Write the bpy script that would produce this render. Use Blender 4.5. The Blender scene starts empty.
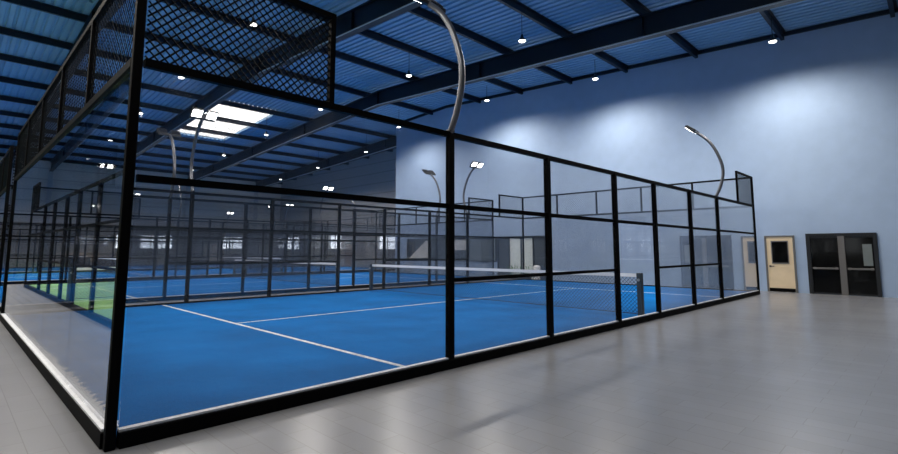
import bpy, bmesh, math, random
from mathutils import Vector, Matrix
random.seed(7)
scn = bpy.context.scene
COL = scn.collection
PI = math.pi

# ------------------------------------------------------------------ materials
def new_mat(name):
    m = bpy.data.materials.new(name); m.use_nodes = True
    nt = m.node_tree
    for n in list(nt.nodes): nt.nodes.remove(n)
    out = nt.nodes.new('ShaderNodeOutputMaterial')
    return m, nt, out

def mat(name, col, rough=0.5, metal=0.0, spec=0.5, var=0.0, scale=4.0, bump=0.0, bscale=None, stretch=(1, 1, 1)):
    m, nt, out = new_mat(name)
    b = nt.nodes.new('ShaderNodeBsdfPrincipled')
    b.inputs['Base Color'].default_value = (*col, 1)
    b.inputs['Roughness'].default_value = rough
    b.inputs['Metallic'].default_value = metal
    b.inputs['Specular IOR Level'].default_value = spec
    nt.links.new(b.outputs[0], out.inputs[0])
    if var or bump:
        tc = nt.nodes.new('ShaderNodeTexCoord')
        mp = nt.nodes.new('ShaderNodeMapping'); mp.inputs['Scale'].default_value = stretch
        nt.links.new(tc.outputs['Object'], mp.inputs[0])
    if var:
        no = nt.nodes.new('ShaderNodeTexNoise'); no.inputs['Scale'].default_value = scale
        no.inputs['Detail'].default_value = 6
        nt.links.new(mp.outputs[0], no.inputs['Vector'])
        r = nt.nodes.new('ShaderNodeValToRGB')
        r.color_ramp.elements[0].position = 0.3; r.color_ramp.elements[1].position = 0.7
        r.color_ramp.elements[0].color = (*[c * (1 - var) for c in col], 1)
        r.color_ramp.elements[1].color = (*[min(1, c * (1 + var)) for c in col], 1)
        nt.links.new(no.outputs[0], r.inputs[0]); nt.links.new(r.outputs[0], b.inputs['Base Color'])
    if bump:
        n2 = nt.nodes.new('ShaderNodeTexNoise'); n2.inputs['Scale'].default_value = bscale or scale * 6
        n2.inputs['Detail'].default_value = 4
        nt.links.new(mp.outputs[0], n2.inputs['Vector'])
        bp = nt.nodes.new('ShaderNodeBump'); bp.inputs['Strength'].default_value = bump
        bp.inputs['Distance'].default_value = 0.02
        nt.links.new(n2.outputs[0], bp.inputs['Height']); nt.links.new(bp.outputs[0], b.inputs['Normal'])
    return m

def glass_mat(name, tint, r0=0.04):
    """clear sheet: tinted transmission plus a mirror term that grows at grazing angles (Schlick)"""
    m, nt, out = new_mat(name)
    g = nt.nodes.new('ShaderNodeNewGeometry')
    d = nt.nodes.new('ShaderNodeVectorMath'); d.operation = 'DOT_PRODUCT'
    nt.links.new(g.outputs['Normal'], d.inputs[0]); nt.links.new(g.outputs['Incoming'], d.inputs[1])
    def mth(op, a, bv=None):
        n = nt.nodes.new('ShaderNodeMath'); n.operation = op
        if isinstance(a, (int, float)): n.inputs[0].default_value = a
        else: nt.links.new(a, n.inputs[0])
        if bv is not None:
            if isinstance(bv, (int, float)): n.inputs[1].default_value = bv
            else: nt.links.new(bv, n.inputs[1])
        return n.outputs[0]
    c = mth('ABSOLUTE', d.outputs['Value'])
    p = mth('POWER', mth('SUBTRACT', 1.0, c), 3.9)
    f = mth('ADD', mth('MULTIPLY', p, 1 - r0), r0)
    t = nt.nodes.new('ShaderNodeBsdfTransparent'); t.inputs[0].default_value = (*tint, 1)
    gl = nt.nodes.new('ShaderNodeBsdfGlossy'); gl.inputs['Roughness'].default_value = 0.0
    gl.inputs[0].default_value = (1, 1, 1, 1)
    mx = nt.nodes.new('ShaderNodeMixShader')
    nt.links.new(f, mx.inputs[0]); nt.links.new(t.outputs[0], mx.inputs[1]); nt.links.new(gl.outputs[0], mx.inputs[2])
    nt.links.new(mx.outputs[0], out.inputs[0])
    return m

def emit_mat(name, col, strength):
    m, nt, out = new_mat(name)
    e = nt.nodes.new('ShaderNodeEmission'); e.inputs[0].default_value = (*col, 1); e.inputs[1].default_value = strength
    nt.links.new(e.outputs[0], out.inputs[0])
    return m

def floor_mat():
    m, nt, out = new_mat('grey floor tiles')
    b = nt.nodes.new('ShaderNodeBsdfPrincipled')
    tc = nt.nodes.new('ShaderNodeTexCoord')
    mp = nt.nodes.new('ShaderNodeMapping'); mp.inputs['Rotation'].default_value = (0, 0, PI / 2)
    nt.links.new(tc.outputs['Object'], mp.inputs[0])
    br = nt.nodes.new('ShaderNodeTexBrick')
    br.inputs['Scale'].default_value = 1.0
    br.inputs['Brick Width'].default_value = 0.66; br.inputs['Row Height'].default_value = 0.22
    br.inputs['Mortar Size'].default_value = 0.004; br.inputs['Mortar Smooth'].default_value = 0.3
    br.inputs['Color1'].default_value = (0.25, 0.254, 0.264, 1); br.inputs['Color2'].default_value = (0.266, 0.27, 0.28, 1)
    br.inputs['Mortar'].default_value = (0.218, 0.218, 0.22, 1)
    nt.links.new(mp.outputs[0], br.inputs['Vector'])
    no = nt.nodes.new('ShaderNodeTexNoise'); no.inputs['Scale'].default_value = 0.8; no.inputs['Detail'].default_value = 4
    nt.links.new(tc.outputs['Object'], no.inputs['Vector'])
    mr = nt.nodes.new('ShaderNodeMapRange'); mr.inputs['From Min'].default_value = 0; mr.inputs['From Max'].default_value = 1
    mr.inputs['To Min'].default_value = 0.88; mr.inputs['To Max'].default_value = 1.12
    nt.links.new(no.outputs[0], mr.inputs[0])
    mu = nt.nodes.new('ShaderNodeVectorMath'); mu.operation = 'MULTIPLY'
    nt.links.new(br.outputs['Color'], mu.inputs[0]); nt.links.new(mr.outputs[0], mu.inputs[1])
    nt.links.new(mu.outputs[0], b.inputs['Base Color'])
    b.inputs['Roughness'].default_value = 0.27
    b.inputs['Specular IOR Level'].default_value = 0.55
    nt.links.new(b.outputs[0], out.inputs[0])
    return m

def clad_mat(name, col):
    """horizontally lapped sheet cladding"""
    m, nt, out = new_mat(name)
    b = nt.nodes.new('ShaderNodeBsdfPrincipled'); b.inputs['Roughness'].default_value = 0.6
    tc = nt.nodes.new('ShaderNodeTexCoord')
    w = nt.nodes.new('ShaderNodeTexWave'); w.bands_direction = 'Z'; w.wave_profile = 'SAW'
    w.inputs['Scale'].default_value = 0.35; w.inputs['Distortion'].default_value = 0
    nt.links.new(tc.outputs['Object'], w.inputs['Vector'])
    r = nt.nodes.new('ShaderNodeValToRGB')
    r.color_ramp.elements[0].position = 0.0; r.color_ramp.elements[0].color = (*[c * .55 for c in col], 1)
    r.color_ramp.elements[1].position = 0.12; r.color_ramp.elements[1].color = (*col, 1)
    nt.links.new(w.outputs[0], r.inputs[0]); nt.links.new(r.outputs[0], b.inputs['Base Color'])
    bp = nt.nodes.new('ShaderNodeBump'); bp.inputs['Strength'].default_value = 0.4; bp.inputs['Distance'].default_value = 0.03
    nt.links.new(w.outputs[0], bp.inputs['Height']); nt.links.new(bp.outputs[0], b.inputs['Normal'])
    nt.links.new(b.outputs[0], out.inputs[0])
    return m

def turf_mat(name, col):
    m, nt, out = new_mat(name)
    b = nt.nodes.new('ShaderNodeBsdfPrincipled'); b.inputs['Roughness'].default_value = 0.85
    b.inputs['Specular IOR Level'].default_value = 0.05
    tc = nt.nodes.new('ShaderNodeTexCoord')
    n1 = nt.nodes.new('ShaderNodeTexNoise'); n1.inputs['Scale'].default_value = 0.9; n1.inputs['Detail'].default_value = 6
    n2 = nt.nodes.new('ShaderNodeTexNoise'); n2.inputs['Scale'].default_value = 60; n2.inputs['Detail'].default_value = 3
    nt.links.new(tc.outputs['Object'], n1.inputs['Vector']); nt.links.new(tc.outputs['Object'], n2.inputs['Vector'])
    ad = nt.nodes.new('ShaderNodeMath'); ad.operation = 'ADD'
    nt.links.new(n1.outputs[0], ad.inputs[0]); nt.links.new(n2.outputs[0], ad.inputs[1])
    r = nt.nodes.new('ShaderNodeValToRGB')
    r.color_ramp.elements[0].position = 0.36; r.color_ramp.elements[0].color = (*[c * .74 for c in col], 1)
    r.color_ramp.elements[1].position = 0.66; r.color_ramp.elements[1].color = (*[c * 1.2 for c in col], 1)
    hv = nt.nodes.new('ShaderNodeMath'); hv.operation = 'MULTIPLY'; hv.inputs[1].default_value = 0.5
    nt.links.new(ad.outputs[0], hv.inputs[0]); nt.links.new(hv.outputs[0], r.inputs[0])
    nt.links.new(r.outputs[0], b.inputs['Base Color'])
    bp = nt.nodes.new('ShaderNodeBump'); bp.inputs['Strength'].default_value = 0.5; bp.inputs['Distance'].default_value = 0.01
    nt.links.new(n2.outputs[0], bp.inputs['Height']); nt.links.new(bp.outputs[0], b.inputs['Normal'])
    nt.links.new(b.outputs[0], out.inputs[0])
    return m

FL = -0.06      # level of the hall floor
M = dict(
    floor=floor_mat(),
    blue_turf=turf_mat('blue turf', (0.002, 0.145, 0.45)),
    green_turf=turf_mat('green turf', (0.26, 0.48, 0.20)),
    line=mat('white line paint', (0.7, 0.74, 0.8), 0.8, var=0.35, scale=14),
    black=mat('black powder coat', (0.0015, 0.0015, 0.002), 0.65, spec=0.06),
    wire=mat('black fence wire', (0.005, 0.006, 0.008), 0.7, spec=0.1),
    pane=glass_mat('court glass', (0.89, 0.895, 0.905), .05),
    clear=glass_mat('window glass', (0.97, 0.98, 0.98)),
    poly=glass_mat('rooflight sheet', (0.84, 0.81, 0.78)),
    strip=mat('white sill strip', (0.82, 0.83, 0.85), 0.5, var=0.1, scale=20),
    blue_wall=mat('pale blue wall paint', (0.36, 0.48, 0.66), 0.7, var=0.035, scale=2.2, bump=0.12, bscale=9),
    grey_wall=clad_mat('grey wall cladding', (0.36, 0.36, 0.365)),
    warm_wall=clad_mat('warm grey cladding', (0.72, 0.68, 0.62)),
    deck=mat('blue roof sheet', (0.24, 0.41, 0.60), 0.45, var=0.08, scale=0.6),
    steel=mat('dark navy steel', (0.006, 0.011, 0.021), 0.42),
    edge_glint=mat('painted flange highlight', (0.6, 0.63, 0.66), 0.4),
    column=mat('light grey steel', (0.5, 0.5, 0.5), 0.5),
    pole=mat('brushed grey steel', (0.14, 0.145, 0.16), 0.35, metal=0.7, var=0.08, scale=10),
    head=mat('dark lamp housing', (0.012, 0.014, 0.018), 0.4),
    shade=mat('dark pendant shade', (0.015, 0.017, 0.02), 0.35),
    bulb=emit_mat('glowing lamp', (1.0, 0.98, 0.95), 8),
    lens=emit_mat('glowing floodlight lens', (1.0, 0.98, 0.95), 14),
    net=mat('dark net cord', (0.01, 0.014, 0.02), 0.7),
    netpost=mat('slate net post', (0.03, 0.045, 0.06), 0.4),
    band=mat('white net tape', (0.86, 0.88, 0.9), 0.7),
    cream=mat('cream door paint', (0.74, 0.60, 0.40), 0.5, var=0.05, scale=3),
    taupe=mat('taupe door frame', (0.13, 0.128, 0.125), 0.5),
    slate=mat('slate door frame', (0.02, 0.023, 0.027), 0.4, spec=0.25),
    dark_glass=mat('dark glass', (0.003, 0.0035, 0.004), 0.08, spec=0.12),
    chrome=mat('satin metal', (0.5, 0.5, 0.5), 0.3, metal=0.9),
    pale=mat('pale panel', (0.78, 0.84, 0.80), 0.6, var=0.08, scale=6),
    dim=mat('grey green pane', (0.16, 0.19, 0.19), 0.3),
    smoke=mat('smoky grey pane', (0.07, 0.085, 0.10), 0.25),
    ivory=mat('ivory window reflection', (0.86, 0.82, 0.72), 0.6),
    white=mat('white plastic', (0.8, 0.8, 0.78), 0.5),
    brown=mat('brown door paint', (0.20, 0.13, 0.085), 0.6),
    sash=mat('white window frame', (0.6, 0.6, 0.6), 0.5),
    beige=mat('beige timber', (0.80, 0.66, 0.48), 0.6, var=0.15, scale=5),
    leaf=mat('green leaves', (0.10, 0.22, 0.05), 0.7, var=0.3, scale=20),
)

# ------------------------------------------------------------------ mesh helpers
def add_box(bm, x0, x1, y0, y1, z0, z1, bev=0.0):
    vs = [bm.verts.new((x, y, z)) for x in (x0, x1) for y in (y0, y1) for z in (z0, z1)]
    fs = [bm.faces.new([vs[i] for i in f]) for f in ((0, 1, 3, 2), (4, 6, 7, 5), (0, 4, 5, 1), (2, 3, 7, 6), (0, 2, 6, 4), (1, 5, 7, 3))]
    if bev:
        es = {e for f in fs for e in f.edges}
        bmesh.ops.bevel(bm, geom=list(es), offset=bev, segments=1, affect='EDGES', profile=0.5)

def add_bar(bm, a, b, r, n=4):
    a, b = Vector(a), Vector(b)
    d = (b - a).normalized()
    u = d.cross(Vector((0, 0, 1)) if abs(d.z) < .99 else Vector((1, 0, 0))).normalized(); v = d.cross(u)
    ring = [[bm.verts.new(p + r * (math.cos(2 * PI * k / n) * u + math.sin(2 * PI * k / n) * v)) for k in range(n)] for p in (a, b)]
    for k in range(n):
        bm.faces.new((ring[0][k], ring[0][(k + 1) % n], ring[1][(k + 1) % n], ring[1][k]))
    bm.faces.new(ring[0][::-1]); bm.faces.new(ring[1])

def add_sweep(bm, pts, r, n=12):
    pts = [Vector(p) for p in pts]; rings = []
    for i, p in enumerate(pts):
        d = (pts[min(i + 1, len(pts) - 1)] - pts[max(i - 1, 0)]).normalized()
        u = Vector((1, 0, 0)); u = (u - u.dot(d) * d).normalized(); v = d.cross(u)
        rings.append([bm.verts.new(p + r * (math.cos(2 * PI * k / n) * u + math.sin(2 * PI * k / n) * v)) for k in range(n)])
    for A, B in zip(rings, rings[1:]):
        for k in range(n): bm.faces.new((A[k], A[(k + 1) % n], B[(k + 1) % n], B[k]))
    bm.faces.new(rings[0][::-1]); bm.faces.new(rings[-1])

def add_lathe(bm, prof, n=24, c=(0, 0, 0)):
    rings = []
    for r, z in prof:
        rings.append([bm.verts.new((c[0] + r * math.cos(2 * PI * k / n), c[1] + r * math.sin(2 * PI * k / n), c[2] + z)) for k in range(n)])
    for A, B in zip(rings, rings[1:]):
        for k in range(n): bm.faces.new((A[k], A[(k + 1) % n], B[(k + 1) % n], B[k]))
    bm.faces.new(rings[0][::-1]); bm.faces.new(rings[-1])

def obj(name, bm, m, parent=None, smooth=False):
    bmesh.ops.recalc_face_normals(bm, faces=bm.faces)
    me = bpy.data.meshes.new(name); bm.to_mesh(me); bm.free()
    me.materials.append(m)
    if smooth:
        for p in me.polygons: p.use_smooth = True
        try: me.set_sharp_from_angle(angle=math.radians(40))
        except Exception: pass
    o = bpy.data.objects.new(name, me); COL.objects.link(o)
    if parent: o.parent = parent
    return o

def box(name, x0, x1, y0, y1, z0, z1, m, parent=None, bev=0.0):
    bm = bmesh.new(); add_box(bm, x0, x1, y0, y1, z0, z1, bev)
    return obj(name, bm, m, parent)

def thing(name, label, cat, loc=(0, 0, 0), rz=0.0, group=None):
    o = bpy.data.objects.new(name, None); COL.objects.link(o)
    o.empty_display_size = 0.2
    o.location = loc; o.rotation_euler = (0, 0, rz)
    o['label'] = label; o['category'] = cat
    if group: o['group'] = group
    return o

def tag(o, label, cat, group=None):
    o['label'] = label; o['category'] = cat
    if group: o['group'] = group
    return o

def struct(o):
    o['kind'] = 'structure'; return o

def dup(root, loc, rz=0.0, label=None, group=None):
    def cp(o, par):
        c = o.copy(); COL.objects.link(c); c.parent = par
        for ch in o.children: cp(ch, c)
        return c
    r = root.copy(); COL.objects.link(r)
    r.location = loc; r.rotation_euler = (0, 0, rz)
    if label: r['label'] = label
    if group: r['group'] = group
    for ch in list(root.children): cp(ch, r)
    return r

# ------------------------------------------------------------------ hall: shell
X_NEAR, X_BLUE, X_END = -16.0, 20.6, 25.0
Y_FRONT, Y_LEFT, Y_RIDGE, Z_RIDGE, SLOPE = -13.6, 47.6, 17.0, 10.5, 0.05
Y_BLUE_END = 21.9
def zr(y): return Z_RIDGE - SLOPE * abs(y - Y_RIDGE)

struct(box('floor', X_NEAR - .3, X_END + .3, Y_FRONT - .3, Y_LEFT + .3, -0.26, FL, M['floor']))

def wall_grid(bm, axis, p0, p1, u0, u1, ztop, holes):
    """solid wall at axis X or Y between p0 and p1, running u0..u1, sloped top ztop(u), with rectangular holes (u0,u1,z0,z1)"""
    us = sorted({u0, u1} | {h[0] for h in holes} | {h[1] for h in holes} | ({Y_RIDGE} if axis == 'X' and u0 < Y_RIDGE < u1 else set()))
    for a, b in zip(us, us[1:]):
        mid = (a + b) / 2
        hs = sorted([h for h in holes if h[0] <= mid <= h[1]], key=lambda h: h[2])
        z = FL; segs = []
        for h in hs:
            if h[2] > z: segs.append((z, h[2], h[2]))
            z = h[3]
        segs.append((z, ztop(a), ztop(b)))
        for zb, ta, tb in segs:
            co = []
            for p in (p0, p1):
                for (u, zz) in ((a, zb), (b, zb), (b, tb), (a, ta)):
                    co.append((p, u, zz) if axis == 'X' else (u, p, zz))
            v = [bm.verts.new(c) for c in co]
            for f in ((0, 1, 2, 3), (7, 6, 5, 4), (0, 4, 5, 1), (1, 5, 6, 2), (2, 6, 7, 3), (3, 7, 4, 0)): bm.faces.new([v[i] for i in f])

# windows that let daylight in: (u0,u1,z0,z1)
LEFT_WIN = [(4.7, 9.2, 1.85, 2.75), (11.5, 14.3, 1.5, 2.8), (18.9, 21.0, 1.5, 2.8), (-14.6, -9.6, 1.5, 2.8)]
END_WIN = [(43.1, 46.4, 1.45, 2.85), (35.25, 37.5, 1.5, 2.85), (27.05, 29.75, 1.45, 2.75)]
NEAR_WIN = [(-11.5, -8.5, 1.2, 2.8), (-5.5, -2.5, 1.2, 2.8), (0.5, 3.5, 1.2, 2.8)]
bm = bmesh.new(); wall_grid(bm, 'Y', Y_LEFT, Y_LEFT + .25, X_NEAR, X_END + .3, lambda u: 9.05, LEFT_WIN); struct(obj('wall_left', bm, M['warm_wall']))
bm = bmesh.new(); wall_grid(bm, 'X', X_END, X_END + .3, Y_BLUE_END - .3, Y_LEFT, lambda u: zr(u) + .05, END_WIN); struct(obj('wall_back', bm, M['grey_wall']))
bm = bmesh.new(); wall_grid(bm, 'X', X_BLUE, X_BLUE + .3, Y_FRONT, Y_BLUE_END, lambda u: zr(u) + .05, []); struct(obj('wall_right', bm, M['blue_wall']))
bm = bmesh.new(); wall_grid(bm, 'Y', Y_BLUE_END - .3, Y_BLUE_END, X_BLUE + .3, X_END, lambda u: 10.3, []); struct(obj('wall_side', bm, M['grey_wall']))
bm = bmesh.new(); wall_grid(bm, 'Y', Y_FRONT - .3, Y_FRONT, X_NEAR, X_BLUE + .3, lambda u: 9.05, []); struct(obj('wall_front', bm, M['blue_wall']))
bm = bmesh.new(); wall_grid(bm, 'X', X_NEAR - .3, X_NEAR, Y_FRONT, Y_LEFT, lambda u: zr(u) + .05, NEAR_WIN); struct(obj('wall_near', bm, M['warm_wall']))

WN = [0]
def window(axis, p, thick, w, nu, nz):
    """frame, glazing bars and one pane set into a wall opening"""
    WN[0] += 1
    u0, u1, z0, z1 = w
    def B(name, a0, a1, c0, c1, q0, q1, m, par):
        bm = bmesh.new()
        if axis == 'X': add_box(bm, p + q0, p + q1, a0, a1, c0, c1)
        else: add_box(bm, a0, a1, p + q0, p + q1, c0, c1)
        return bm
    root = bpy.data.objects.new('window_%d' % WN[0], None); COL.objects.link(root); root['kind'] = 'structure'
    root.location = (p, u0, 0) if axis == 'X' else (u0, p, 0)
    bm = bmesh.new()
    def bb(a0, a1, c0, c1):
        if axis == 'X': add_box(bm, 0.02, 0.12, a0 - u0, a1 - u0, c0, c1)
        else: add_box(bm, a0 - u0, a1 - u0, 0.02, 0.12, c0, c1)
    t = 0.07
    bb(u0, u1, z0, z0 + t); bb(u0, u1, z1 - t, z1); bb(u0, u0 + t, z0 + t, z1 - t); bb(u1 - t, u1, z0 + t, z1 - t)
    for k in range(1, nu): c = u0 + (u1 - u0) * k / nu; bb(c - .03, c + .03, z0 + t, z1 - t)
    for k in range(1, nz): c = z0 + (z1 - z0) * k / nz; bb(u0 + t, u1 - t, c - .025, c + .025)
    obj('window_frame', bm, M['sash'], root)
    bm = bmesh.new()
    if axis == 'X': add_box(bm, .06, .075, t, u1 - u0 - t, z0 + t, z1 - t)
    else: add_box(bm, t, u1 - u0 - t, .06, .075, z0 + t, z1 - t)
    obj('window_pane', bm, M['clear'], root)
for w in LEFT_WIN: window('Y', Y_LEFT, .25, w, 3 if w[1] - w[0] > 2.5 else 2, 2)
for w in END_WIN: window('X', X_END, .3, w, 2, 2)
for w in NEAR_WIN: window('X', X_NEAR, -.3, w, 4, 3)

# columns of the long wall, under each roof beam
BEAM_X = [-11.55, -4.7, 2.25, 8.5, 15.3, 22.1]
side = ['seventh', 'sixth', 'fifth', 'fourth', 'third', 'second']
for x, wd in zip(BEAM_X, ['mirrored in the left glass, furthest out', 'mirrored in the left court glass', 'behind the left end of the courts',
                          'left of the three small far windows', 'between the far wall windows', 'nearest the dark corner of the hall']):
    bm = bmesh.new()
    zt = zr(Y_LEFT) - 1.12
    add_box(bm, x - .15, x + .15, Y_LEFT - .40, Y_LEFT - .38, FL, zt); add_box(bm, x - .15, x + .15, Y_LEFT - .05, Y_LEFT - .03, FL, zt)
    add_box(bm, x - .015, x + .015, Y_LEFT - .38, Y_LEFT - .05, FL, zt)
    tag(obj('steel_column', bm, M['column']), 'pale grey steel column on the long far wall, ' + wd, 'column', 'columns on the far wall')

# ------------------------------------------------------------------ roof
SKY = (8.75, 13.25, 24.55, 33.6)
bm = bmesh.new()
def deck(x0, x1, y0, y1, pitch=0.28, h=0.07):
    n = max(1, round((x1 - x0) / pitch)); pw = (x1 - x0) / n
    prof = []
    for i in range(n):
        a = x0 + i * pw
        prof += [(a, 0), (a + pw * .55, 0), (a + pw * .65, h), (a + pw * .90, h)]
    prof.append((x1, 0))
    za, zb = zr(y0), zr(y1)
    A = [bm.verts.new((x, y0, za + dz)) for x, dz in prof]; B = [bm.verts.new((x, y1, zb + dz)) for x, dz in prof]
    TA = [bm.verts.new((x, y0, za + .16)) for x, dz in prof]; TB = [bm.verts.new((x, y1, zb + .16)) for x, dz in prof]
    for i in range(len(prof) - 1):
        bm.faces.new((A[i], A[i + 1], B[i + 1], B[i])); bm.faces.new((TA[i], TB[i], TB[i + 1], TA[i + 1]))
        bm.faces.new((A[i], TA[i], TA[i + 1], A[i + 1])); bm.faces.new((B[i], B[i + 1], TB[i + 1], TB[i]))
    bm.faces.new((A[0], B[0], TB[0], TA[0])); bm.faces.new((A[-1], TA[-1], TB[-1], B[-1]))
xa, xb = X_NEAR - .3, X_END + .3
deck(xa, xb, Y_FRONT - .3, Y_RIDGE)
deck(xa, SKY[0], Y_RIDGE, Y_LEFT + .3); deck(SKY[1], xb, Y_RIDGE, Y_LEFT + .3)
deck(SKY[0], SKY[1], Y_RIDGE, SKY[2]); deck(SKY[0], SKY[1], SKY[3], Y_LEFT + .3)
ceiling = struct(obj('ceiling', bm, M['deck']))
PURLIN_Y = [-13.3, -10.2, -7.15, -4.1, -1.0, 2.05, 5.1, 8.0, 11.05, 14.1, 18.2, 21.4, 24.5, 27.8, 31.1, 34.3, 37.5, 40.8, 44.1, 47.3]
for y in PURLIN_Y:
    bm = bmesh.new()
    z = min(zr(y - .06), zr(y + .06))
    add_box(bm, X_NEAR, X_END if y > Y_BLUE_END else X_BLUE, y - .012, y + .012, z - .27, z - .005)
    add_box(bm, X_NEAR, X_END if y > Y_BLUE_END else X_BLUE, y + .012, y + .10, z - .27, z - .245)
    add_box(bm, X_NEAR, X_END if y > Y_BLUE_END else X_BLUE, y - .10, y - .012, z - .03, z - .012)
    obj('purlin', bm, M['steel'], ceiling)
for k, (y0, y1) in enumerate(((24.55, 27.72), (27.88, 31.02), (31.18, 33.6))):
    WN[0] += 1
    bm = bmesh.new()
    v = [bm.verts.new((x, y, zr(y) + dz)) for dz in (.05, .07) for (x, y) in ((SKY[0], y0), (SKY[1], y0), (SKY[1], y1), (SKY[0], y1))]
    for f in ((3, 2, 1, 0), (4, 5, 6, 7), (0, 1, 5, 4), (1, 2, 6, 5), (2, 3, 7, 6), (3, 0, 4, 7)): bm.faces.new([v[i] for i in f])
    struct(obj('window_%d' % WN[0], bm, M['poly']))

BL = ['behind the camera at the far end of the hall', 'left of the camera, seen in the glass', 'crossing the roof at the upper left corner',
      'crossing behind the wire mesh and the rooflight', 'sloping across the top right in front of the blue wall', 'against the dark far end wall']
for x, wd in zip(BEAM_X, BL):
    bm = bmesh.new()
    y_a, y_b = (Y_FRONT, Y_LEFT - .02) if x < X_BLUE else (Y_BLUE_END + .02, Y_LEFT - .02)
    def ib(x0, x1, o0, o1):
        segs = [(y_a, Y_RIDGE), (Y_RIDGE, y_b)] if y_a < Y_RIDGE else [(y_a, y_b)]
        for (a, b) in segs:
            co = [(xx, yy, zr(yy) - oo) for yy in (a, b) for (xx, oo) in ((x0, o0), (x1, o0), (x1, o1), (x0, o1))]
            v = [bm.verts.new(c) for c in co]
            for f in ((0, 1, 2, 3), (7, 6, 5, 4), (0, 4, 5, 1), (1, 5, 6, 2), (2, 6, 7, 3), (3, 7, 4, 0)): bm.faces.new([v[i] for i in f])
    ib(x - .13, x + .13, .28, .31); ib(x - .015, x + .015, .31, 1.07); ib(x - .13, x + .13, 1.07, 1.10)
    for y in (-6, 2.1, 9.5, 17, 25, 33, 41):
        if y_a < y < y_b: add_box(bm, x - .12, x + .12, y - .01, y + .01, zr(y) - 1.07, zr(y) - .32)
    rb = tag(obj('roof_beam', bm, M['steel']), 'dark navy steel roof beam ' + wd, 'beam', 'roof beams')
    bm = bmesh.new(); ib(x - .145, x - .131, 1.055, 1.10); obj('flange_highlight', bm, M['edge_glint'], rb)  # specular line along the lower flange, painted as a light grey strip

bm = bmesh.new()
for (a, b) in ((Y_FRONT, Y_RIDGE), (Y_RIDGE, Y_BLUE_END)):
    v = [bm.verts.new((xx, yy, zr(yy) - oo)) for yy in (a, b) for (xx, oo) in ((X_BLUE - .10, .0), (X_BLUE, .0), (X_BLUE, .14), (X_BLUE - .10, .14))]
    for f in ((0, 1, 2, 3), (7, 6, 5, 4), (0, 4, 5, 1), (1, 5, 6, 2), (2, 6, 7, 3), (3, 7, 4, 0)): bm.faces.new([v[i] for i in f])
struct(obj('trim_1', bm, M['steel']))

# ------------------------------------------------------------------ doors and glazing of the blue wall
def wbox(name, y0, y1, z0, z1, d0, d1, m, par, bev=0.0):     # d = how far it stands proud of the blue wall
    return box(name, -d1, -d0, y0, y1, z0, z1, m, par, bev)
def door_root(n, y):
    r = bpy.data.objects.new(n, None); COL.objects.link(r); r['kind'] = 'structure'; r.location = (X_BLUE, 0, FL); return r
d = door_root('door_1', 0)
bm = bmesh.new(); add_box(bm, -.06, 0, -.86, -.80, 0, 2.05); add_box(bm, -.06, 0, .02, .08, 0, 2.05); add_box(bm, -.06, 0, -.80, .02, 2.0, 2.05); obj('door_frame', bm, M['taupe'], d)
lf = wbox('door_leaf', -.80, .02, .01, 2.0, 0, .035, M['cream'], d)
wbox('kick_plate', -.79, .01, .015, .14, .035, .042, M['black'], lf)
bm = bmesh.new()
for (a, b, c, e) in ((-.66, -.12, 1.82, 1.86), (-.66, -.12, 1.02, 1.06), (-.66, -.63, 1.06, 1.82), (-.15, -.12, 1.06, 1.82)): add_box(bm, -.05, -.035, a, b, c, e)
obj('glazing_bead', bm, M['taupe'], lf)
wbox('vision_pane', -.63, -.15, 1.06, 1.82, .035, .040, M['dark_glass'], lf)
bm = bmesh.new(); add_box(bm, -.05, -.035, -.09, -.03, .90, .96); add_bar(bm, (-.07, -.05, .93), (-.07, -.19, .93), .012, 8); add_bar(bm, (-.035, -.05, .93), (-.07, -.05, .93), .012, 8); obj('door_handle', bm, M['head'], lf)

d = door_root('door_2', 0)
bm = bmesh.new()
for a in ((-1.32, -1.20), (-2.28, -2.10), (-3.13, -3.03)): add_box(bm, -.08, 0, a[0], a[1], 0, 2.0)
add_box(bm, -.08, 0, -3.13, -1.20, 2.0, 2.10); obj('door_frame', bm, M['slate'], d)
for (a, b) in ((-2.10, -1.32), (-3.03, -2.28)):
    lf = wbox('door_leaf', a, b, .01, 2.0, 0, .02, M['dark_glass'], d)
    bm = bmesh.new(); add_box(bm, -.04, -.02, a, b, .01, .06); add_box(bm, -.04, -.02, a, b, 1.94, 2.0); obj('leaf_rail', bm, M['slate'], lf)
    bm = bmesh.new(); add_box(bm, -.11, -.06, a + .03, b - .03, .86, .92, .008); add_box(bm, -.06, -.02, a + .05, a + .12, .85, .93); add_box(bm, -.06, -.02, b - .12, b - .05, .85, .93); obj('push_bar', bm, M['taupe'], lf)
wbox('painted_reflection', -2.98, -2.74, 1.0, 1.72, .02, .024, M['dim'], d)  # reflection in the door glass, painted as a flat pale panel
bm = bmesh.new(); add_box(bm, -.085, -.08, -2.28, -2.10, 0, 2.0); obj('mullion_cover', bm, M['taupe'], d)

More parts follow.
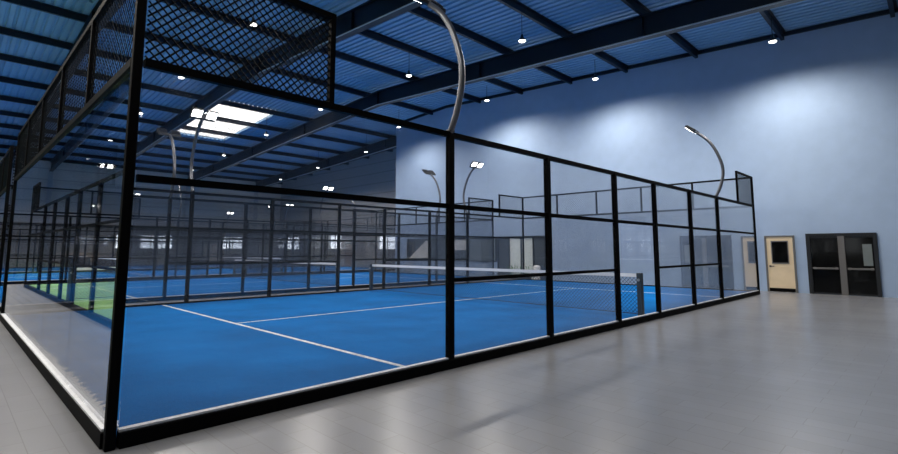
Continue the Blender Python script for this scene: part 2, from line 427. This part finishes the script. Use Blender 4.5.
# glazed entrance and ribbon window further along, seen through the court glass
d = door_root('door_3', 0)
bm = bmesh.new()
for y in (9.75, 10.5, 11.28, 12.1, 12.86): add_box(bm, -.07, 0, y - .04, y + .04, 0, 2.15)
add_box(bm, -.07, 0, 9.71, 12.9, 2.15, 2.25); obj('door_frame', bm, M['slate'], d)
for (a, b, m) in ((9.79, 10.46, 'smoke'), (10.54, 11.24, 'pale'), (11.32, 12.06, 'pale'), (12.14, 12.82, 'smoke')):
    wbox('door_pane', a, b, .01, 2.15, 0, .02, M[m], d)
bm = bmesh.new()
for k in range(60):
    y = random.uniform(10.6, 12.0); z = random.uniform(.12, .62)
    add_bar(bm, (-.03, y, z), (-.05, y + random.uniform(-.05, .05), z + .12), .02, 5)
d2 = thing('planter', 'low green plants along the foot of the pale glazed entrance', 'plant', (X_BLUE - .25, 0, FL), 0)
o = obj('foliage', bm, M['leaf'], d2)
box('trough', -.14, .06, 10.55, 12.05, 0, .12, M['slate'], d2)
WN[0] += 1
d = door_root('window_%d' % WN[0], 0)
bm = bmesh.new()
YS = [13.0, 15.0, 16.9, 18.3, 20.55]
for y in YS: add_box(bm, -.07, 0, y - .04, y + .04, .92, 2.2)
add_box(bm, -.07, 0, YS[0], YS[-1], 2.14, 2.22); add_box(bm, -.07, 0, YS[0], YS[-1], .84, .92); obj('window_frame', bm, M['slate'], d)
for (a, b, m) in zip(YS, YS[1:], ('dim', 'smoke', 'smoke', 'smoke')): wbox('window_pane', a + .04, b - .04, .92, 2.14, 0, .02, M[m], d)
wbox('painted_reflection_band', 15.05, 16.85, 1.5, 2.12, .02, .035, M['ivory'], d)  # bright outdoors reflected in the dark pane, laid on as ivory colour
bm = bmesh.new()
v = [bm.verts.new((x, y, z)) for x in (-.02, -.04) for (y, z) in ((20.4, .94), (18.36, .94), (18.36, 2.08), (18.8, 2.08))]
for f in ((0, 1, 2, 3), (7, 6, 5, 4), (0, 4, 5, 1), (1, 5, 6, 2), (2, 6, 7, 3), (3, 7, 4, 0)): bm.faces.new([v[i] for i in f])
obj('painted_reflection_wedge', bm, M['ivory'], d)  # wedge of the same reflection, modelled as an ivory sheet
t = thing('waste_bin', 'small white bin standing right of the pale glazed entrance', 'bin', (20.25, 10.1, FL))
bm = bmesh.new(); add_lathe(bm, [(.15, 0), (.16, .01), (.19, .62), (.185, .63)], 20); obj('body', bm, M['white'], t, True)
bm = bmesh.new(); add_lathe(bm, [(.195, .63), (.195, .66), (.14, .72), (.04, .745)], 20); obj('lid', bm, M['white'], t, True)
# brown door of the dark end wall
r = bpy.data.objects.new('door_4', None); COL.objects.link(r); r['kind'] = 'structure'; r.location = (X_END, 33.9, FL)
bm = bmesh.new(); add_box(bm, -.06, 0, -.62, -.54, 0, 2.1); add_box(bm, -.06, 0, .54, .62, 0, 2.1); add_box(bm, -.06, 0, -.54, .54, 2.02, 2.1); obj('door_frame', bm, M['slate'], r)
lf = box('door_leaf', -.04, 0, -.54, .54, .01, 2.02, M['brown'], r)
bm = bmesh.new(); add_bar(bm, (-.08, .42, 1.0), (-.08, .28, 1.0), .015, 8); add_bar(bm, (-.04, .42, 1.0), (-.08, .42, 1.0), .015, 8); obj('door_handle', bm, M['chrome'], lf)

# benches by the far wall
t = thing('bench', 'beige timber bench with a tall back by the far wall windows', 'bench', (5.2, 47.05, FL))
def bench(t):
    box('seat', -1.3, 1.3, -.25, .2, .42, .48, M['beige'], t, .01); box('backrest', -1.3, 1.3, .14, .2, .48, 1.25, M['beige'], t, .01)
    for x in (-1.15, 1.15): box('leg', x - .05, x + .05, -.22, .18, 0, .42, M['slate'], t)
bench(t)
dup(t, (-7.2, 47.05, FL), 0, 'beige timber bench mirrored in the left court glass')

# ------------------------------------------------------------------ courts
L, W = 18.95, 9.97
NX = 9.72
PX = [0.0, 3.69, 6.01, 8.42, 10.37, 12.65, 14.9, L]
H4, H3, HM, HL = 4.05, 3.0, 2.03, 1.06
S1, S2 = 1.83, L - 1.83
PW = 0.045      # half width of a post

def wire_panel(bm, u0, u1, z0, z1, place, pitch=0.08, r=0.008, n=4):
    """diamond wire: two families of diagonal wires clipped to the rectangle"""
    k0 = int(math.floor((u0 - (z1 - z0)) / pitch)) - 1; k1 = int(math.ceil((u1 + (z1 - z0)) / pitch)) + 1
    for s in (1, -1):
        for k in range(k0, k1):
            c = k * pitch
            # u = c + s*(z-z0)
            za, zb = z0, z1
            lo, hi = (u0 - c) * s, (u1 - c) * s
            if lo > hi: lo, hi = hi, lo
            za = max(z0, z0 + lo); zb = min(z1, z0 + hi)
            if zb - za < 0.02: continue
            off = r * .7 * s
            add_bar(bm, place(c + s * (za - z0), za, off), place(c + s * (zb - z0), zb, off), r, n)

def make_enclosure(label, glazed=True):
    t = thing('court_enclosure', label, 'court fence', (0, 0, 0), 0, 'glazed court enclosures')
    B, G = M['black'], M['pane']
    for ys, yc in ((0, 0.0), (1, W)):
        inn = 1 if ys == 0 else -1
        for i, x in enumerate(PX):
            e = i in (0, len(PX) - 1)
            h = H4 if e else H3
            w = .036 if e else PW
            xx = x
            yy = yc
            box('corner_post' if e else 'post', xx - w, xx + w, yy - w, yy + w, FL, h, B, t, .006)
        yy = yc
        for x in (S1, S2): box('mesh_post', x - .03, x + .03, yy - .03, yy + .03, H3, H4, B, t)
        box('base_rail', .055, L - .055, yy - .05, yy + .05, FL, .06, B, t, .005)
        box('top_rail', .055, L - .055, yy - .034, yy + .034, H3 - .035, H3 + .035, B, t)
        for (a, b) in zip(PX, PX[1:]):
            a2 = a + (.055 if a == 0 else PW); b2 = b - (.055 if b == L else PW)
            box('middle_rail', a2, b2, yy - .028, yy + .028, HM - .03, HM + .03, B, t)
            if (3 < a < 8) or (10 < a < 14): box('lower_rail', a2, b2, yy - .024, yy + .024, HL - .025, HL + .025, B, t)
            if not glazed: continue
            box('glass_pane', a2, b2, yy - .006, yy + .006, HM + .03, H3 - .035, G, t)
            if not (8 < a < 9): box('glass_pane', a2, b2, yy - .006, yy + .006, .078, HM - .03, G, t)
        for (a, b) in ((.055, S1), (S2, L - .055)):
            box('mesh_rail', a, b, yy - .03, yy + .03, H4 - .06, H4, B, t)
            bm = bmesh.new(); wire_panel(bm, a, b, H3 + .035, H4 - .06, lambda u, z, o: (u, yy + o, z), .08, .008 if a < 5 else .004); obj('wire_mesh', bm, M['wire'], t)
        if ys == 0 and glazed: box('white_strip', .055, L - .055, yy - .02, yy + .04, .06, .078, M['strip'], t)
    for xs, xc in ((0, 0.0), (1, L)):
        inn = 1 if xs == 0 else -1
        xx = xc
        box('base_rail', xx - .05, xx + .05, .055, W - .055, FL, .06, B, t, .005)
        box('top_rail', xx - .034, xx + .034, .055, W - .055, H3 - .035, H3 + .035, B, t)
        box('mesh_rail', xx - .03, xx + .03, .055, W - .055, H4 - .06, H4, B, t)
        for y in (2, 4, 6, 8): box('mesh_post', xx - .03, xx + .03, y - .03, y + .03, H3 + .035, H4 - .06, B, t)
        ys = [.055, 2, 4, 6, 8, W - .055]
        for (a, b) in zip(ys, ys[1:]):
            if glazed: box('glass_pane', xx - .006, xx + .006, a + .004, b - .004, .078, H3 - .035, G, t)
        bm = bmesh.new(); wire_panel(bm, .055, W - .055, H3 + .035, H4 - .06, lambda u, z, o: (xx + o, u, z), .105, .003); obj('wire_mesh', bm, M['wire'], t)
        if xs or not glazed: continue
        # white strip with a frayed inner edge
        bm = bmesh.new()
        n = 300; y0, y1 = .09, W - .055
        rnd = random.Random(3)
        lo, hi = [], []
        for k in range(n + 1):
            y = y0 + (y1 - y0) * k / n
            fr = rnd.random() ** 2 * .10 * max(.15, 1 - y / 6.5) if k % 2 else 0.0
            xi = xx + inn * (.075 + fr); xo = xx - inn * .04
            lo.append([bm.verts.new((xo, y, z)) for z in (.06, .078)]); hi.append([bm.verts.new((xi, y + (.05 if k % 2 else 0) , z)) for z in (.06, .078)])
        for k in range(n):
            a, b, c, e = lo[k], lo[k + 1], hi[k], hi[k + 1]
            bm.faces.new((a[1], b[1], e[1], c[1])); bm.faces.new((a[0], c[0], e[0], b[0])); bm.faces.new((a[0], b[0], b[1], a[1])); bm.faces.new((c[0], c[1], e[1], e[0]))
        bm.faces.new((lo[0][0], lo[0][1], hi[0][1], hi[0][0])); bm.faces.new((lo[n][0], hi[n][0], hi[n][1], lo[n][1]))
        obj('white_strip', bm, M['strip'], t)
    return t

def make_turf(label, m):
    t = thing('court_turf', label, 'sports turf', (0, 0, 0), 0, 'court surfaces')
    box('turf_mat', .055, L - .055, .055, W - .055, FL, .02, m, t)
    yc = 5.3
    for x in (3.1, L - 3.1): box('service_line', x - .035, x + .035, .12, W - .12, .02, .023, M['line'], t)
    box('centre_line', 3.14, L - 3.14, yc - .03, yc + .03, .02, .023, M['line'], t)
    return t

def make_net(label):
    t = thing('court_net', label, 'net', (NX, 0, 0.026), 0, 'court nets')
    for y in (.12, W - .12):
        p = box('net_post', -.055, .055, y - .055, y + .055, 0, .93, M['netpost'], t, .008)
        bm = bmesh.new(); add_bar(bm, (-.08, y, .78), (-.055, y, .78), .03, 10); obj('winder', bm, M['chrome'], p)
    bm = bmesh.new(); wire_panel(bm, .175, W - .175, .05, .84, lambda u, z, o: (o * .5, u, z), .085, .005); add_bar(bm, (0, .175, .05), (0, W - .175, .05), .008, 6); obj('net_mesh', bm, M['net'], t)
    bm = bmesh.new(); add_box(bm, -.012, .012, .175, W - .175, .84, .915); obj('net_tape', bm, M['band'], t)
    return t

COURTS = [  # name used in labels, x, y
    ('the near court', 0.0, 0.0), ('the second court back', 0.0, 11.9),
    ('the third court back', 4.0, 24.35), ('the furthest court by the far windows', 4.0, 36.55)]
enc = make_enclosure('black framed glass enclosure around the near blue court, closest to the camera')
turf = make_turf('bright blue turf with white lines in the near glass court', M['blue_turf'])
net = make_net('dark court net with white tape across the near blue court')
for nm, x, y in COURTS[1:]:
    dup(enc, (x, y, 0), 0, 'black framed glass enclosure around ' + nm)
    dup(turf, (x, y, 0), 0, 'blue turf with white lines of ' + nm)
    dup(net, (x + NX, y, .026), 0, 'dark court net with white tape across ' + nm)
for nm, x, y in (('the third row, far left', -15.7, 24.35), ('the last row, far left', -15.7, 36.55)):
    dup(enc, (x, y, 0), 0, 'black framed glass enclosure in ' + nm)
    dup(turf, (x, y, 0), 0, 'blue turf with white lines in ' + nm)
    dup(net, (x + NX, y, .026), 0, 'dark net with white tape in ' + nm)
# green court beside the aisle, mirrored in the left glass
GX, GY = -1.42, 3.0
ge = make_enclosure('black open railing around the green court mirrored in the left glass', False); ge.location = (GX, GY, 0); ge.rotation_euler = (0, 0, PI / 2)
gt = make_turf('pale green court turf with white lines, mirrored in the left glass', M['green_turf']); gt.location = (GX, GY, 0); gt.rotation_euler = (0, 0, PI / 2)
dup(net, (GX, GY + NX, .026), PI / 2, 'dark net of the green court mirrored in the left glass')

# ------------------------------------------------------------------ arched floodlight poles
def catmull(ps, n=8):
    out = []
    P = [ps[0]] + ps + [ps[-1]]
    for i in range(1, len(P) - 2):
        for k in range(n):
            u = k / n
            out.append(tuple(.5 * ((2 * P[i][j]) + (-P[i - 1][j] + P[i + 1][j]) * u + (2 * P[i - 1][j] - 5 * P[i][j] + 4 * P[i + 1][j] - P[i + 2][j]) * u * u + (-P[i - 1][j] + 3 * P[i][j] - 3 * P[i + 1][j] + P[i + 2][j]) * u ** 3) for j in range(3)))
    out.append(tuple(ps[-1])); return out
ARC = [(0, 0, .0), (0, -.13, .28), (0, -.22, .65), (0, -.19, 1.0), (0, -.02, 1.45), (0, .18, 1.75), (0, .42, 1.97)]
def make_pole(label):
    t = thing('floodlight_pole', label, 'floodlight', (0, 0, 0), 0, 'arched floodlight poles')
    bm = bmesh.new(); add_sweep(bm, catmull(ARC), .043, 14); obj('arched_arm', bm, M['pole'], t, True)
    box('base_plate', -.045, .045, -.045, .045, 0, .03, M['head'], t, .004)
    bm = bmesh.new(); add_box(bm, -.32, .32, .40, .46, 1.95, 2.01, .008); obj('crossbar', bm, M['head'], t)
    for s in (-1, 1):
        rot = Matrix.Translation((s * .19, .57, 2.09)) @ Matrix.Rotation(math.radians(42), 4, 'X')
        bm = bmesh.new(); add_box(bm, -.14, .14, -.13, .13, -.03, .035, .008)
        for k in range(5): add_box(bm, -.12 + k * .055, -.10 + k * .055, -.11, .11, .035, .06)
        bm.transform(rot); h = obj('lamp_head', bm, M['head'], t)
        bm = bmesh.new(); add_box(bm, -.12, .12, -.11, .11, -.036, -.030); bm.transform(rot); obj('lens', bm, M['lens'], h)
    ld = bpy.data.lights.new('flood_light', 'SPOT'); ld.energy = FLOOD; ld.spot_size = math.radians(90); ld.spot_blend = .7; ld.shadow_soft_size = .15; ld.color = (1, .98, .95)
    lo = bpy.data.objects.new('flood_light', ld); COL.objects.link(lo); lo.parent = t; lo.location = (0, .62, 1.98); lo.rotation_euler = (math.radians(36), 0, 0)
    return t
FLOOD = 90
first = None
for ci, (nm, x, y) in enumerate(COURTS):
    for sy in (0, 1):
        for xi, en in ((3.69, 'left'), (14.9, 'right')):
            lab = 'arched twin floodlight pole, %s %s of %s' % (('front', 'back')[sy], en, nm.replace(' by the far windows', ''))
            loc = (x + xi, y + (0 if sy == 0 else W), H3 + .036)
            if first is None: first = make_pole(lab); first.location = loc
            else: dup(first, loc, PI if sy else 0, lab)

# ------------------------------------------------------------------ pendant lamps
def make_pendant(label):
    t = thing('pendant_lamp', label, 'lamp', (0, 0, 0), 0, 'pendant lamps under the roof')
    bm = bmesh.new(); add_bar(bm, (0, 0, .22), (0, 0, 1.0), .012, 6); obj('cord', bm, M['shade'], t)
    bm = bmesh.new(); add_lathe(bm, [(.025, .24), (.04, .22), (.055, .14), (.12, .03), (.135, 0), (.125, 0), (.11, .02)], 24); obj('lamp_shade', bm, M['shade'], t, True)
    bm = bmesh.new(); add_lathe(bm, [(.115, .008), (.115, -.01), (.085, -.028), (.04, -.038)], 24); obj('bulb', bm, M['bulb'], t, True)
    ld = bpy.data.lights.new('pendant_light', 'SPOT'); ld.energy = PEND; ld.spot_size = math.radians(156); ld.spot_blend = .3; ld.shadow_soft_size = .8; ld.color = (1.0, .93, .85)
    lo = bpy.data.objects.new('pendant_light', ld); COL.objects.link(lo); lo.parent = t; lo.location = (0, 0, -.07)
    return t
PEND = 720
LAMPS = []
ROWS = {'first row': (-1.0, 8.3), 'second row': (5.1, 8.6), 'third row': (11.05, 8.87), 'fourth row': (18.2, 8.84),
        'fifth row': (24.5, 8.5), 'sixth row': (31.1, 8.1), 'seventh row': (37.5, 7.78)}
for row, (y, z) in ROWS.items():
    for col, x in (('added fill, furthest left', -7.9), ('added fill, left of corner', -1.0), ('above the left bay', 5.6), ('above the middle bay', 12.4), ('nearest the end wall', 18.2 if y < 20 else 19.9)):  # two left columns are out of frame, added for fill light
        if (x < -5 or 0 < x < 10) and y < 0: continue  # front lamp of the middle bay is out of frame, added as fill
        yy, zz = y, z
        if x > 18 and y < 20: yy, zz = {-1.0: (-1.08, 8.49), 5.1: (5.47, 8.81), 11.05: (11.6, 9.17), 18.2: (18.75, 9.02)}[y]
        LAMPS.append((x, yy, zz, 'small round pendant lamp in the %s from the front, %s' % (row, col)))
WALL_LIGHT = bpy.data.lights.new('pendant_light', 'SPOT'); WALL_LIGHT.energy = 1050; WALL_LIGHT.spot_size = math.radians(170); WALL_LIGHT.spot_blend = .7; WALL_LIGHT.shadow_soft_size = .14; WALL_LIGHT.color = (1, .93, .85)
FAR_LIGHT = WALL_LIGHT.copy(); FAR_LIGHT.energy = 1300; FAR_LIGHT.spot_size = math.radians(160)
fp = None
for (x, y, z, lab) in LAMPS:
    drop = zr(y) - .27 - z
    if fp is None: fp = make_pendant(lab); fp.location = (x, y, z); c0 = fp
    else: fp = dup(c0, (x, y, z), 0, lab)
    for ch in fp.children:
        if ch.type == 'LIGHT' and x > 18 and y < 20: ch.data = WALL_LIGHT
        if ch.type == 'LIGHT' and y > 22: ch.data = FAR_LIGHT
        if ch.name.startswith('cord'): ch.location = (0, 0, .22 * (1 - (drop - .22) / .78)); ch.scale = (1, 1, (drop - .22) / .78)

# ------------------------------------------------------------------ daylight
w = bpy.data.worlds.new('World'); scn.world = w; w.use_nodes = True
bg = w.node_tree.nodes['Background']; bg.inputs[0].default_value = (0.94, 0.97, 1.0, 1); bg.inputs[1].default_value = 5.0

# ------------------------------------------------------------------ camera
P = [-0.994, -4.608, 1.453]; yaw, pitch, roll = math.radians(44.66), math.radians(6.30), math.radians(0.07)
f = Vector((math.cos(yaw) * math.cos(pitch), math.sin(yaw) * math.cos(pitch), math.sin(pitch)))
r = Vector((math.sin(yaw), -math.cos(yaw), 0)); u = r.cross(f)
r, u = math.cos(roll) * r + math.sin(roll) * u, -math.sin(roll) * r + math.cos(roll) * u
cd = bpy.data.cameras.new('Camera'); cam = bpy.data.objects.new('Camera', cd); COL.objects.link(cam)
cam.matrix_world = Matrix(((r.x, u.x, -f.x, P[0]), (r.y, u.y, -f.y, P[1]), (r.z, u.z, -f.z, P[2]), (0, 0, 0, 1)))
cd.sensor_fit = 'HORIZONTAL'; cd.sensor_width = 36; cd.lens = 495.15 / 898 * 36; cd.shift_y = -31.8 / 898; cd.clip_end = 200; cd.clip_start = .05
scn.camera = cam

vs = scn.view_settings; vs.view_transform = 'Standard'; vs.look = 'None'; vs.gamma = 1; vs.use_curve_mapping = False; vs.exposure = 0.0
scn.cycles.transparent_max_bounces = 48; scn.cycles.max_bounces = 10; scn.cycles.diffuse_bounces = 5; scn.cycles.glossy_bounces = 5
